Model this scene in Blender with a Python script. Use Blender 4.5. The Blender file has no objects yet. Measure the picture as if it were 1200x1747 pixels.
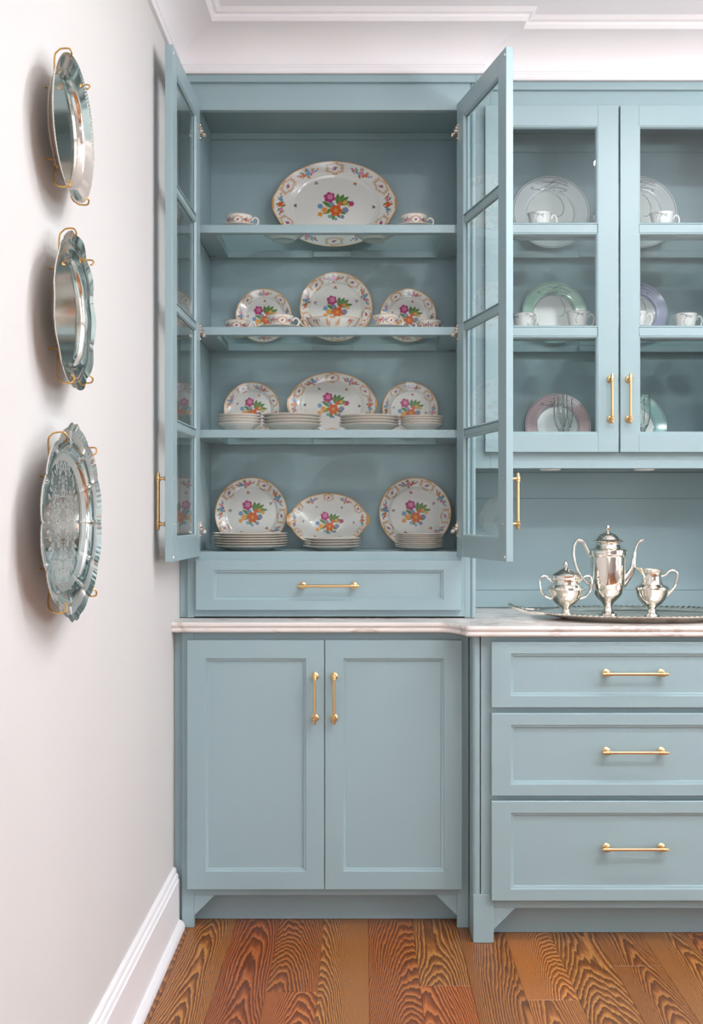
import bpy, math, random
import numpy as np
from mathutils import Vector, Matrix
random.seed(4); rng = np.random.default_rng(7)
PI = math.pi
H = 1.2286; F = 1775.0
# ---------------------------------------------------------------- camera, world, light, exposure
scn = bpy.context.scene
COL = scn.collection
cam_d = bpy.data.cameras.new('camera'); cam = bpy.data.objects.new('camera', cam_d); COL.objects.link(cam)
cam.location = (0, 0, H); cam.rotation_euler = (PI/2, 0, 0)
cam_d.sensor_fit = 'VERTICAL'; cam_d.sensor_height = 36.0; cam_d.lens = F/1747*36
cam_d.shift_x = -20/1747; cam_d.shift_y = 6.5/1747; cam_d.clip_start = 0.05
scn.camera = cam
w = bpy.data.worlds.new('world'); scn.world = w; w.use_nodes = True
w.node_tree.nodes['Background'].inputs[0].default_value = (0.80, 0.88, 1.0, 1)
w.node_tree.nodes['Background'].inputs[1].default_value = 1.6
def area(name, loc, rot, sx, sy, power, color):
    d = bpy.data.lights.new(name, 'AREA'); d.shape = 'RECTANGLE'; d.size = sx; d.size_y = sy
    d.energy = power; d.color = color
    o = bpy.data.objects.new(name, d); COL.objects.link(o); o.location = loc; o.rotation_euler = rot
    return o
# daylight through the two windows of the right wall and the two behind the camera
area('window_daylight', (4.15, 2.0, 1.55), (0, PI/2, 0), 1.9, 1.1, 38, (0.95, 0.98, 1.0))
area('window_daylight', (4.15, 0.2, 1.55), (0, PI/2, 0), 1.9, 1.1, 38, (0.95, 0.98, 1.0))
area('window_daylight', (0.35, -3.25, 1.55), (PI/2, 0, 0), 1.3, 1.9, 30, (0.97, 0.98, 1.0))
# added overhead fill in front of the cabinets, bare lights without fixtures
for lx, ly in ((0.5, 2.15), (1.04, 2.15), (1.95, 2.15), (0.6, 1.1), (1.3, 1.1), (2.2, 1.1)):
    dl = area('added_overhead_fill', (lx, ly, 2.70), (0, 0, 0), .16, .16, 8.5, (0.98, 0.98, 1.0)); dl.data.shape = 'DISK'
area('added_upward_fill', (1.6, 1.3, 2.05), (PI, 0, 0), .45, .45, 62, (0.93, 0.97, 1.0))  # unseen fill added to brighten ceiling and crown; no pendant hangs here
scn.view_settings.view_transform = 'Standard'; scn.view_settings.look = 'None'
scn.view_settings.gamma = 1; scn.view_settings.use_curve_mapping = False
scn.view_settings.exposure = -0.08

# ---------------------------------------------------------------- helpers
def lin(c):
    return tuple(((x/255)/12.92 if x/255 <= .04045 else ((x/255+.055)/1.055)**2.4) for x in c)
class NT:
    def __init__(s, name):
        s.m = bpy.data.materials.new(name); s.m.use_nodes = True; s.t = s.m.node_tree
        s.b = s.t.nodes['Principled BSDF']; s.out = s.t.nodes['Material Output']
    def n(s, typ, ins=None, **kw):
        nd = s.t.nodes.new(typ)
        for k, v in kw.items(): setattr(nd, k, v)
        for k, v in (ins or {}).items(): s.set(nd.inputs[k], v)
        return nd
    def set(s, sock, v):
        if hasattr(v, 'is_output'): s.t.links.new(v, sock)
        else: sock.default_value = v
    def p(s, **kw):
        for k, v in kw.items():
            k = k.replace('_', ' ')
            if k in ('Base Color',) and not hasattr(v, 'is_output'): v = (*v, 1)
            s.set(s.b.inputs[k], v)
    def math(s, op, a, b=0.0, c=0.0):
        nd = s.n('ShaderNodeMath', {0: a, 1: b, 2: c}, operation=op); return nd.outputs[0]
    def mix(s, f, a, b):
        nd = s.n('ShaderNodeMix', data_type='RGBA')
        s.set(nd.inputs[0], f)
        s.set(nd.inputs[6], a if hasattr(a, 'is_output') else (*a, 1)); s.set(nd.inputs[7], b if hasattr(b, 'is_output') else (*b, 1))
        return nd.outputs[2]
    def ramp(s, f, stops):
        nd = s.n('ShaderNodeValToRGB', {0: f}); e = nd.color_ramp.elements
        while len(e) < len(stops): e.new(0.5)
        for el, (p_, c) in zip(e, stops): el.position = p_; el.color = (*c, 1) if len(c) == 3 else c
        return nd.outputs[0]
    def noise(s, vec, scale, detail=2, rough=.5):
        nd = s.n('ShaderNodeTexNoise', {'Vector': vec, 'Scale': scale, 'Detail': detail, 'Roughness': rough}); return nd.outputs[0]
    def bump(s, h, strength, dist=.001):
        nd = s.n('ShaderNodeBump', {'Height': h, 'Strength': strength, 'Distance': dist}); s.set(s.b.inputs['Normal'], nd.outputs[0])
    def obj(s): return s.n('ShaderNodeTexCoord').outputs['Object']
    def scaled(s, v, sc):
        return s.n('ShaderNodeVectorMath', {0: v, 1: sc}, operation='MULTIPLY').outputs[0]

def paint_mat(name, rgb, rough, bumps=.08, sc=60):
    t = NT(name); c = t.obj(); n1 = t.noise(c, 2.0, 2); base = lin(rgb)
    t.p(Base_Color=t.mix(n1, tuple(x*.96 for x in base), tuple(min(1, x*1.04) for x in base)), Roughness=rough)
    t.bump(t.noise(c, sc, 3), bumps, .001); return t.m
M = {}
M['teal'] = paint_mat('blue_green_cabinet_paint', (150, 174, 179), .38)
M['wall'] = paint_mat('warm_white_wall_paint', (212, 210, 208), .7, .1, 120)
M['trim'] = paint_mat('white_trim_paint', (238, 236, 238), .45, .03)
M['ceil'] = paint_mat('white_ceiling_paint', (246, 246, 250), .8)
def simple(name, rgb, rough, metal=0., **kw):
    t = NT(name); t.p(Base_Color=lin(rgb), Roughness=rough, Metallic=metal, **kw); return t
def metal(name, rgb, rough, var=.06, sc=40):
    t = NT(name); c = t.obj(); n = t.noise(c, sc, 3)
    t.p(Base_Color=lin(rgb), Metallic=1.0, Roughness=t.math('MULTIPLY_ADD', n, var, rough)); return t.m
M['brass'] = metal('satin_brass', (222, 190, 140), .30, .02)
M['silver'] = metal('polished_silver', (238, 232, 222), .05, .08, 25)
M['nickel'] = metal('nickel', (214, 202, 190), .2)
M['wire'] = metal('gold_wire', (214, 170, 100), .25)
M['dark'] = simple('dark_gap', (40, 45, 46), .8).m
M['plastic'] = simple('white_plastic', (232, 230, 226), .4).m
def glass_mat(name, tint, ior=1.5):
    t = NT(name); t.t.nodes.remove(t.b)
    fr = t.n('ShaderNodeFresnel', {'IOR': ior}); geo = t.n('ShaderNodeNewGeometry'); ff_ = t.math('MULTIPLY', fr.outputs[0], t.math('SUBTRACT', 1.0, geo.outputs['Backfacing'])); tr = t.n('ShaderNodeBsdfTransparent', {'Color': (*tint, 1)})
    gl = t.n('ShaderNodeBsdfGlossy', {'Color': (1, 1, 1, 1), 'Roughness': .01})
    mx = t.n('ShaderNodeMixShader', {0: ff_, 1: tr.outputs[0], 2: gl.outputs[0]})
    t.t.links.new(mx.outputs[0], t.out.inputs[0]); return t.m
M['glass'] = glass_mat('clear_glass', (.965, .985, .98), 1.45)
M['shelfglass'] = glass_mat('shelf_glass', (.90, .96, .945), 1.42)
t = NT('cut_crystal'); t.p(Base_Color=(.97, .99, .98), Roughness=.02, IOR=1.35, Transmission_Weight=1.0)
c = t.obj(); vo = t.n('ShaderNodeTexVoronoi', {'Vector': c, 'Scale': 90.}); t.bump(vo.outputs[0], .5, .002); M['crystal'] = t.m
t = NT('glazed_china'); a = t.n('ShaderNodeAttribute', attribute_name='Col')
t.p(Base_Color=a.outputs['Color'], Roughness=.12, Coat_Weight=.3, Coat_Roughness=.05); M['china'] = t.m
t = NT('engraved_silver'); a = t.n('ShaderNodeAttribute', attribute_name='Col'); sp = t.n('ShaderNodeSeparateColor', {0: a.outputs['Color']})
t.p(Base_Color=t.mix(sp.outputs[0], lin((222, 222, 216)), lin((250, 244, 240))), Metallic=1.0, Roughness=t.math('MULTIPLY_ADD', sp.outputs[0], .40, .045)); M['engraved'] = t.m
# marble
t = NT('pale_marble'); c = t.obj(); cs = t.scaled(c, (1.0, 2.0, 3.0))
n1 = t.noise(cs, 3.0, 6, .6); v = t.math('ABSOLUTE', t.math('SUBTRACT', n1, .5)); vein = t.math('SMOOTH_MIN', t.math('MULTIPLY', v, 30.), 1.0, .2)
n2 = t.noise(t.scaled(c, (2.5, 5., 26.)), 4.0, 5, .6)
base = t.mix(n2, lin((234, 229, 225)), lin((216, 207, 201)))
t.p(Base_Color=t.mix(vein, lin((198, 182, 172)), base), Roughness=.16); M['marble'] = t.m
# heart pine floor
t = NT('heart_pine_plank'); oi = t.n('ShaderNodeObjectInfo'); c = t.obj()
rnd = oi.outputs['Random']; off = t.n('ShaderNodeCombineXYZ', {0: t.math('MULTIPLY', rnd, 37.), 1: t.math('MULTIPLY', rnd, 91.), 2: t.math('MULTIPLY', rnd, 13.)}).outputs[0]
sx = t.n('ShaderNodeSeparateXYZ', {0: c})
cc = t.n('ShaderNodeVectorMath', {0: c, 1: off}, operation='ADD').outputs[0]
nlow = t.noise(t.scaled(cc, (1.0, .22, 1.)), 7.0, 1, .4)
nmid = t.noise(t.scaled(cc, (1., .12, 1.)), 70.0, 3, .6)
x0 = t.math('MULTIPLY', t.math('SUBTRACT', t.math('FRACT', t.math('MULTIPLY', rnd, 7.3)), .5), .13)
dx = t.math('SUBTRACT', sx.outputs[0], x0)
q = t.math('MULTIPLY', t.math('MULTIPLY', dx, dx), t.math('MULTIPLY_ADD', t.math('FRACT', t.math('MULTIPLY', rnd, 5.1)), 1500., 800.))
yy = t.math('MULTIPLY', sx.outputs[1], t.math('MULTIPLY_ADD', t.math('FRACT', t.math('MULTIPLY', rnd, 3.7)), 20., 6.))
Fv = t.math('ADD', t.math('ADD', q, yy), t.math('MULTIPLY_ADD', nlow, 15., t.math('MULTIPLY', nmid, 1.5)))
fr = t.math('FRACT', t.math('ADD', Fv, t.math('MULTIPLY', rnd, 9.)))
fine = t.noise(t.scaled(cc, (1., .02, 1.)), 500., 2, .6)
ring = t.ramp(fr, [(0, lin((214, 152, 82))), (.18, lin((204, 134, 68))), (.42, lin((148, 88, 42))), (.68, lin((96, 54, 28))), (.93, lin((86, 48, 26))), (1., lin((206, 146, 78)))])
big = t.noise(t.scaled(cc, (1., .3, 1.)), 5., 2)
ring2 = t.mix(t.math('MULTIPLY', big, .45), ring, lin((150, 86, 42)))
f2 = t.mix(t.math('MULTIPLY', fine, .4), ring2, lin((110, 64, 34)))
vo = t.n('ShaderNodeTexVoronoi', {'Vector': t.scaled(cc, (1., .6, 0.)), 'Scale': 2.2})
kn = t.ramp(vo.outputs['Distance'], [(0, (1, 1, 1)), (.018, (1, 1, 1)), (.05, (0, 0, 0)), (1, (0, 0, 0))])
f3 = t.mix(t.math('MULTIPLY', kn, .8), f2, lin((58, 28, 16)))
mul = t.n('ShaderNodeMix', data_type='RGBA', blend_type='MULTIPLY'); t.set(mul.inputs[0], 1.0); t.set(mul.inputs[6], f3); t.set(mul.inputs[7], oi.outputs['Color'])
t.p(Base_Color=mul.outputs[2], Roughness=t.math('MULTIPLY_ADD', fine, .15, .24)); t.bump(fine, .12, .001); M['pine'] = t.m

def mesh(name, V, Fc, mat, smooth=True, colors=None, ang=35):
    me = bpy.data.meshes.new(name); me.from_pydata([tuple(v) for v in V], [], [tuple(f) for f in Fc])
    me.materials.append(M[mat])
    if smooth:
        me.polygons.foreach_set('use_smooth', [True]*len(me.polygons)); me.set_sharp_from_angle(angle=math.radians(ang))
    if colors is not None:
        at = me.color_attributes.new('Col', 'FLOAT_COLOR', 'POINT')
        cl = np.ones((len(V), 4), dtype=np.float32); cl[:, :3] = colors; at.data.foreach_set('color', cl.ravel())
    me.update(); return me
def ob(name, me, parent=None, loc=(0, 0, 0), rot=(0, 0, 0), bevel=0):
    o = bpy.data.objects.new(name, me); COL.objects.link(o); o.location = loc; o.rotation_euler = rot
    if parent: o.parent = parent
    if bevel:
        b = o.modifiers.new('bevel', 'BEVEL'); b.width = bevel; b.segments = 2; b.limit_method = 'ANGLE'; b.angle_limit = .6
    return o
def thing(name, label, cat, loc=(0, 0, 0), rot=(0, 0, 0), group=None):
    o = bpy.data.objects.new(name, None); COL.objects.link(o); o.empty_display_size = .05
    o.location = loc; o.rotation_euler = rot; return tag(o, label, cat, group)
def tag(o, label, cat, group=None):
    o['label'] = label; o['category'] = cat
    if group: o['group'] = group
    return o
def struct(o): o['kind'] = 'structure'; return o
def dup(root, loc, label=None, group=None, rot=None):
    r = root.copy(); COL.objects.link(r); r.location = loc
    if rot is not None: r.rotation_euler = rot
    if label: r['label'] = label
    if group: r['group'] = group
    for ch in list(root.children):
        c = ch.copy(); COL.objects.link(c); c.parent = r
        for g in list(ch.children):
            d = g.copy(); COL.objects.link(d); d.parent = c
    return r
class MB:
    def __init__(s): s.v = []; s.f = []
    def add(s, V, Fc, mat=None):
        o = len(s.v); s.v += [tuple((mat @ Vector(v)) if mat else v) for v in V]; s.f += [tuple(i+o for i in f) for f in Fc]; return s
    def box(s, x0, x1, y0, y1, z0, z1, mat=None):
        V = [(x, y, z) for z in (z0, z1) for y in (y0, y1) for x in (x0, x1)]
        return s.add(V, [(0, 2, 3, 1), (4, 5, 7, 6), (0, 1, 5, 4), (2, 6, 7, 3), (0, 4, 6, 2), (1, 3, 7, 5)], mat)
    def prism(s, pts, z0, z1, mat=None):   # pts CCW in xy
        n = len(pts); V = [(x, y, z0) for x, y in pts]+[(x, y, z1) for x, y in pts]
        return s.add(V, [tuple(range(n-1, -1, -1)), tuple(range(n, 2*n))]+[(i, (i+1) % n, n+(i+1) % n, n+i) for i in range(n)], mat)
    def lathe(s, prof, n=48, mat=None, sx=1., sy=1., fn=None):
        V = []; Fc = []; idx = []
        for r, z in prof:
            if r < 1e-6: idx.append([len(V)]); V.append((0, 0, z))
            else:
                idx.append(list(range(len(V), len(V)+n)))
                for i in range(n):
                    a = 2*PI*i/n; p = (r*math.cos(a)*sx, r*math.sin(a)*sy, z); V.append(fn(p, a) if fn else p)
        for A, B in zip(idx, idx[1:]):
            for i in range(n):
                j = (i+1) % n
                if len(A) == 1 and len(B) == 1: continue
                if len(A) == 1: Fc.append((A[0], B[j], B[i]))
                elif len(B) == 1: Fc.append((A[i], A[j], B[0]))
                else: Fc.append((A[i], A[j], B[j], B[i]))
        return s.add(V, Fc, mat)
    def tube(s, pts, rad, n=10, mat=None, closed=False, flat=1.0):
        pts = [Vector(p) for p in pts]; m = len(pts)
        if not hasattr(rad, '__len__'): rad = [rad]*m
        V = []; Fc = []; up = None
        for k, p in enumerate(pts):
            a = pts[k-1] if (k or closed) else p; b = pts[(k+1) % m] if (k < m-1 or closed) else p
            d = (b-a).normalized()
            if up is None: up = Vector((0, 0, 1)) if abs(d.z) < .9 else Vector((0, 1, 0))
            sd = d.cross(up).normalized(); up = sd.cross(d).normalized()
            for i in range(n):
                g = 2*PI*i/n; V.append(p+sd*math.cos(g)*rad[k]*flat+up*math.sin(g)*rad[k])
        for k in range(m if closed else m-1):
            k2 = (k+1) % m
            for i in range(n):
                j = (i+1) % n; Fc.append((k*n+i, k2*n+i, k2*n+j, k*n+j))
        if not closed: Fc += [tuple(range(n)), tuple(range((m-1)*n+n-1, (m-1)*n-1, -1))]
        return s.add(V, Fc, mat)
    def rects(s, rings, close=False, mat=None):   # nested rectangles facing -y: (x0,x1,z0,z1,y)
        V = []; Fc = []
        for x0, x1, z0, z1, y in rings: V += [(x0, y, z0), (x1, y, z0), (x1, y, z1), (x0, y, z1)]
        m = len(rings)
        for k in range(m if close == 'loop' else m-1):
            k2 = (k+1) % m
            for i in range(4): j = (i+1) % 4; Fc.append((4*k+i, 4*k+j, 4*k2+j, 4*k2+i))
        if close == 'cap': Fc += [(3, 2, 1, 0), (4*m-4, 4*m-3, 4*m-2, 4*m-1)]
        return s.add(V, Fc, mat)
    def ob(s, name, mat, parent=None, loc=(0, 0, 0), rot=(0, 0, 0), bevel=0, smooth=True, shift=None, ang=35):
        V = s.v if shift is None else [(v[0]-shift[0], v[1]-shift[1], v[2]-shift[2]) for v in s.v]
        return ob(name, mesh(name, V, s.f, mat, smooth, ang=ang), parent, loc, rot, bevel)
def spline(pts, k=8):
    pts = [np.array(p, float) for p in pts]; P = [2*pts[0]-pts[1]]+pts+[2*pts[-1]-pts[-2]]; out = []
    for i in range(1, len(P)-2):
        for j in range(k):
            t_ = j/k; a, b, c_, d = P[i-1:i+3]
            out.append(.5*((2*b)+(-a+c_)*t_+(2*a-5*b+4*c_-d)*t_**2+(-a+3*b-3*c_+d)*t_**3))
    out.append(pts[-1]); return out
TI = Matrix.Identity(4)

# ---------------------------------------------------------------- the room
WX = -.566; CZ = 2.716; YB = 3.58; XR = 4.0; YF = -3.1
def wallbox(name, *b): return struct(MB().box(*b).ob(name, 'wall', smooth=False))
wallbox('wall_left', WX-.12, WX, YF-.12, YB+.12, 0, CZ)
wallbox('wall_back', WX, XR, YB, YB+.12, 0, CZ)
struct(MB().box(WX-.12, XR+.12, YF-.12, YB+.12, CZ, CZ+.1).ob('ceiling', 'ceil', smooth=False))
def wall_open(name, fixed, axis, a0, a1, opens):
    mb = MB(); cuts = sorted(opens); cur = a0
    def bx(u0, u1, z0, z1):
        if axis == 'y': mb.box(fixed, fixed+.12, u0, u1, z0, z1)
        else: mb.box(u0, u1, fixed-.12, fixed, z0, z1)
    for u0, u1 in cuts: bx(cur, u0, 0, CZ); bx(u0, u1, 0, .6); bx(u0, u1, 2.5, CZ); cur = u1
    bx(cur, a1, 0, CZ); return struct(mb.ob(name, 'wall', smooth=False))
wall_open('wall_right', XR, 'y', YF, YB, [(-.35, .75), (1.45, 2.55)])
wall_open('wall_front', YF, 'x', WX, XR, [(-.3, 1.0)])
def window(k, cx, cy, wid, rz):
    r = bpy.data.objects.new('window_%d' % k, None); COL.objects.link(r); struct(r); r.location = (cx, cy, 1.55); r.rotation_euler = (0, 0, rz)
    h = wid/2; mb = MB()
    mb.rects([(-h-.08, h+.08, -1.03, 1.03, 0), (-h-.08, h+.08, -1.03, 1.03, -.02), (-h+.03, h-.03, -.92, .92, -.02), (-h+.03, h-.03, -.92, .92, .09), (-h, h, -.95, .95, .09), (-h, h, -.95, .95, 0)], 'loop')
    mb.ob('window_frame', 'trim', r, smooth=False)
    g = MB(); g.box(-h+.03, h-.03, .03, .06, -.02, .02); g.box(-.012, .012, .035, .055, -.92, .92)
    for z in (-.46, .46): g.box(-h+.03, h-.03, .035, .055, z-.012, z+.012)
    g.ob('glazing_bar', 'trim', r, smooth=False)
window(1, XR, 2.0, 1.1, -PI/2); window(2, XR, .2, 1.1, -PI/2)
window(3, .35, YF, 1.3, PI)
struct(MB().box(1.27, 2.12, 3.2, YB-.0005, .915, 2.5805).box(1.27, 2.12, 3.1, YB-.0005, .0005, .9145).ob('added_shade_block', 'teal', smooth=False))  # unseen block added right of the cabinets to keep window light off the backsplash
# crown: (projection, height below ceiling)
def crown_prof():
    P = [(0, -.136), (.010, -.136), (.013, -.130), (.013, -.120), (.009, -.116), (.009, -.112)]
    for k in range(9):
        a = k/8*PI/2; P.append((.012+.108*(1-math.cos(a)), -.110+.080*math.sin(a)))
    return P+[(.124, -.026), (.128, -.020), (.128, -.013), (.138, -.010), (.144, -.004), (.150, 0)]
def sweep(path, prof, z, name, segs):   # path in plan; room lies to the right-hand side of travel
    n = len(path); pts = [Vector(p) for p in path]; off = []
    for i, p in enumerate(pts):
        ds = []
        if i: ds.append((p-pts[i-1]).normalized())
        if i < n-1: ds.append((pts[i+1]-p).normalized())
        ns = [Vector((d.y, -d.x)) for d in ds]; m = ns[0] if len(ns) == 1 else (ns[0]+ns[1])/(1+ns[0].dot(ns[1]))
        off.append(m)
    for nm, a, b in segs:
        V = []; Fc = []; k = len(prof)
        for i in range(a, b+1):
            for q_, h in prof: e = pts[i]+off[i]*q_; V.append((e.x, e.y, z+h))
        for i in range(b-a):
            for j in range(k-1): Fc.append((i*k+j, (i+1)*k+j, (i+1)*k+j+1, i*k+j+1))
        yield nm, V, Fc
for nm, V, Fc in sweep([(WX, YF), (WX, 3.185), (.36, 3.185), (.36, 3.235), (XR, 3.235)], crown_prof(), CZ, '', [('trim_1', 0, 1), ('trim_2', 1, 3), ('trim_3', 3, 4)]):
    struct(ob(nm, mesh(nm, V, Fc, 'trim', ang=25)))
struct(MB().box(WX+.0005, .36, 3.186, YB-.0005, 2.5812, CZ-.0005).box(.3605, XR-.0005, 3.236, YB-.0005, 2.5812, CZ-.0005).ob('trim_4', 'trim', smooth=False))
bprof = [(0, .182), (.004, .182), (.008, .178), (.010, .172), (.009, .166), (.014, .162), (.016, .155), (.014, .150), (.018, .146), (.018, .026), (.024, .024), (.031, .017), (.035, .008), (.035, 0)][::-1]
for nm, V, Fc in sweep([(WX, YF), (WX, 3.10)], bprof, 0, '', [('baseboard_left', 0, 1)]):
    struct(ob(nm, mesh(nm, V, Fc, 'trim', ang=25)))
# floor of single planks
fl = struct(MB().box(WX-.12, XR+.12, YF-.12, YB+.12, -.12, -.02).ob('floor', 'dark', smooth=False))
PW = .1335; plank_mesh = {}
def plank(x, y0, y1, col):
    L = y1-y0; me = plank_mesh.get(round(L, 3))
    if me is None:
        b = .0009; h = PW/2-.0002; l = L/2-.0002
        mb = MB(); V = [(-h, -l, -.02), (h, -l, -.02), (h, l, -.02), (-h, l, -.02), (-h, -l, -b), (h, -l, -b), (h, l, -b), (-h, l, -b), (-h+b, -l+b, 0), (h-b, -l+b, 0), (h-b, l-b, 0), (-h+b, l-b, 0)]
        mb.add(V, [(3, 2, 1, 0), (8, 9, 10, 11)]+[(i, (i+1) % 4, 4+(i+1) % 4, 4+i) for i in range(4)]+[(4+i, 4+(i+1) % 4, 8+(i+1) % 4, 8+i) for i in range(4)])
        me = plank_mesh[round(L, 3)] = mesh('plank', mb.v, mb.f, 'pine', smooth=False)
    o = ob('plank', me, fl, (x, (y0+y1)/2, 0)); o.color = (*col, 1)
tones = [(1., 1., 1.), (1.0, .78, .72), (.80, .80, .78), (1.18, 1.16, 1.04), (.86, .70, .64), (.9, .95, .92)]
joints = {-2: 2.686, 1: 2.72, 3: 2.64, 5: 2.84, -5: 2.2, -4: 1.9, -3: 2.3, -1: 2.1, 0: 1.7, 2: 2.28, 4: 2.2, 6: 2.35, 7: 2.7}
for i in range(-5, 30):
    x = .015+(i+.5)*PW
    if x+PW/2 > XR: break
    j = joints.get(i, random.uniform(1.6, 3.0)); cuts = [YB]
    cuts.append(j)
    while cuts[-1] > YF: cuts.append(max(YF, round(cuts[-1]-random.choice([1.2, 1.7, 2.2]), 3)))
    for b, a in zip(cuts, cuts[1:]):
        tc = tones[(i*5+len(cuts)+int(a*7)) % 6]
        if i == -4: tc = (1.0, 1.03, .98)
        if i == -3: tc = (.86, .62, .60)
        if i == -2 and b > 3: tc = (.88, .74, .66)
        if i == -1 and b > 3: tc = (1.0, 1.05, 1.0)
        plank(x, a, b, tc)

# ---------------------------------------------------------------- joinery helpers
def panel_front(w_, h_, st, rl, t_=.02):    # shaker front: origin lower-left back corner at y=0, front at -t_
    mb = MB()
    def R(i, y, ix=0., iz=0.): return (ix+i, w_-ix-i, iz+i, h_-iz-i, y)
    mb.rects([R(0, 0), R(0, -t_+.0015), R(.0015, -t_), (st, w_-st, rl, h_-rl, -t_), (st+.0015, w_-st-.0015, rl+.0015, h_-rl-.0015, -t_+.003),
              (st+.0075, w_-st-.0075, rl+.0075, h_-rl-.0075, -t_+.0055), (st+.009, w_-st-.009, rl+.009, h_-rl-.009, -t_+.0095)], 'cap')
    return mb
def pull(length):     # bar pull along +x centred, mounted on plane y=0, projecting to -y
    mb = MB(); h = length/2; c = h-.0165
    ry = Matrix.Rotation(PI/2, 4, 'X')
    for sgn in (-1, 1):
        T = Matrix.Translation((sgn*c, 0, 0)) @ ry
        mb.lathe([(0, 0), (.0115, 0), (.0115, .003), (.0095, .005), (.0055, .0065), (.0045, .010), (.0045, .020)], 24, T)
        T2 = Matrix.Translation((sgn*(c-.0085), -.0245, 0)) @ Matrix.Rotation(PI/2*sgn, 4, 'Y')
        mb.lathe([(.0045, 0), (.0064, .0005), (.0064, .004), (.0058, .005), (.0068, .006), (.0068, .013), (.0058, .0145), (.0058, .0155), (.0045, .0155), (.0045, .022), (.003, .0245), (0, .025)], 20, T2)
    mb.lathe([(.0045, -c), (.0045, c)], 20, Matrix.Translation((0, -.0245, 0)) @ Matrix.Rotation(PI/2, 4, 'Y'))
    return mb
HV = lambda: (0, PI/2, 0)
ms = pull(.156); mL = pull(.190)
pull_s = mesh('handle', ms.v, ms.f, 'brass'); pull_l = mesh('handle', mL.v, mL.f, 'brass')
def handle(parent, x, y, z, vertical, big=False):
    return ob('handle', pull_l if big else pull_s, parent, (x, y, z), HV() if vertical else (0, 0, 0))

# ---------------------------------------------------------------- tower (upper left display cabinet)
TY = 3.2; TB = 3.565
R0 = Vector((-.11, TY, .914))
tw = thing('display_cabinet', 'tall blue-green china cabinet standing on the counter with both glass doors swung open', 'cabinet', R0)
def P(mb, name, mat, parent, root, bevel=.0012, **k): return mb.ob(name, mat, parent, bevel=bevel, shift=root, **k)
XL, XRt = -.521, .312
P(MB().box(XL-.018, XL, TY+.021, TB, .9145, 2.5365), 'side_panel', 'teal', tw, R0)
P(MB().box(XRt, XRt+.018, TY+.021, TB, .9145, 2.5365), 'side_panel', 'teal', tw, R0)
P(MB().box(XL-.018, XRt+.018, TB, TB+.012, .9145, 2.56), 'back_panel', 'teal', tw, R0)
P(MB().box(XL-.018, XRt+.018, TY+.021, TB, 2.5365, 2.56), 'top_panel', 'teal', tw, R0)
P(MB().box(XL, XRt, TB-.012, TB, 2.515, 2.5365), 'back_cleat', 'teal', tw, R0)
P(MB().box(XL, XRt, TY+.021, TB, 1.095, 1.1175), 'deck', 'teal', tw, R0)
ff = MB(); y0, y1 = TY, TY+.02
ff.box(-.541, XL, y0, y1, .9155, 2.4766); ff.box(XRt, .330, y0, y1, .9155, 2.4766)
ff.box(-.541, .330, y0, y1, 2.4766, 2.575); ff.box(XL, XRt, y0, y1, 1.085, 1.1185); ff.box(XL, XRt, y0, y1, .9185, .952); ff.box(XL, -.495, y0, y1, .952, 1.085); ff.box(.285, XRt, y0, y1, .952, 1.085)
P(ff, 'face_frame', 'teal', tw, R0, bevel=.0008)
P(MB().box(WX+.0005, -.5412, TY+.012, TY+.02, .9155, 2.575), 'filler_strip', 'teal', tw, R0)
P(MB().box(-.541, .345, TY-.014, TY-.0003, 2.5575, 2.5805).box(WX+.0005, -.5412, TY-.014, TY+.0118, 2.5575, 2.5805).box(.3452, .360, TY-.014, 3.237, 2.5575, 2.5805), 'cornice', 'teal', tw, R0)
cb = MB().lathe([(0, .9155), (.0085, .9155), (.0085, 2.557), (0, 2.557)], 20, Matrix.Translation((.3385, TY+.008, 0)))
P(cb, 'corner_bead', 'teal', tw, R0, bevel=0)
# shelves with glass insert
def shelf(parent, root, x0, x1, y0, y1, ztop, clip=True):
    t_ = .025; sd = .062; fr_ = .028; bk = .03; mb = MB(); cx, cy = (x0+x1)/2, (y0+y1)/2
    def ring(i, z): return [(x0+i*sd, y0+i*fr_, z), (x1-i*sd, y0+i*fr_, z), (x1-i*sd, y1-i*bk, z), (x0+i*sd, y1-i*bk, z)]
    V = ring(0, ztop-t_)+ring(0, ztop)+ring(1, ztop)+ring(1, ztop-t_)
    fc = []
    for k in range(4):
        k2 = (k+1) % 4
        for i in range(4): j = (i+1) % 4; fc.append((4*k+i, 4*k+j, 4*k2+j, 4*k2+i))
    mb.add(V, fc)
    s = P(mb, 'shelf', 'teal', parent, root, bevel=.001)
    g = MB().box(x0+sd-.0, x1-sd, y0+fr_, y1-bk, ztop-.0065, ztop-.0005); P(g, 'glass_insert', 'shelfglass', s, root, bevel=0, smooth=False)
    if clip:
        P(MB().box(cx-.065, cx+.065, y1-bk-.012, y1-bk-.0003, ztop-t_, ztop-.007), 'support_block', 'teal', s, root, bevel=.0008)
    for xx in (x0+.01, x1-.01):
        P(MB().lathe([(0, 0), (.003, 0), (.003, .02), (0, .02)], 10, Matrix.Translation((xx-.01*(1 if xx < cx else -1)+.0005, y1-.045, ztop-t_-.0035)) @ Matrix.Rotation(PI/2*(1 if xx < cx else -1), 4, 'Y')), 'shelf_pin', 'nickel', s, root, bevel=0)
    return s
SH = [2.1306, 1.814, 1.4954]; DK = 1.1175
for z in SH: shelf(tw, R0, XL+.001, XRt-.001, TY+.024, TB-.002, z)
# drawer of the tower
dw = panel_front(.812, .153, .054, .030).ob('drawer', 'teal', tw, Vector((-.5125, TY-.0003, .940))-R0)
handle(dw, .406+.0, -.0195, .0755, False, True)
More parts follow.
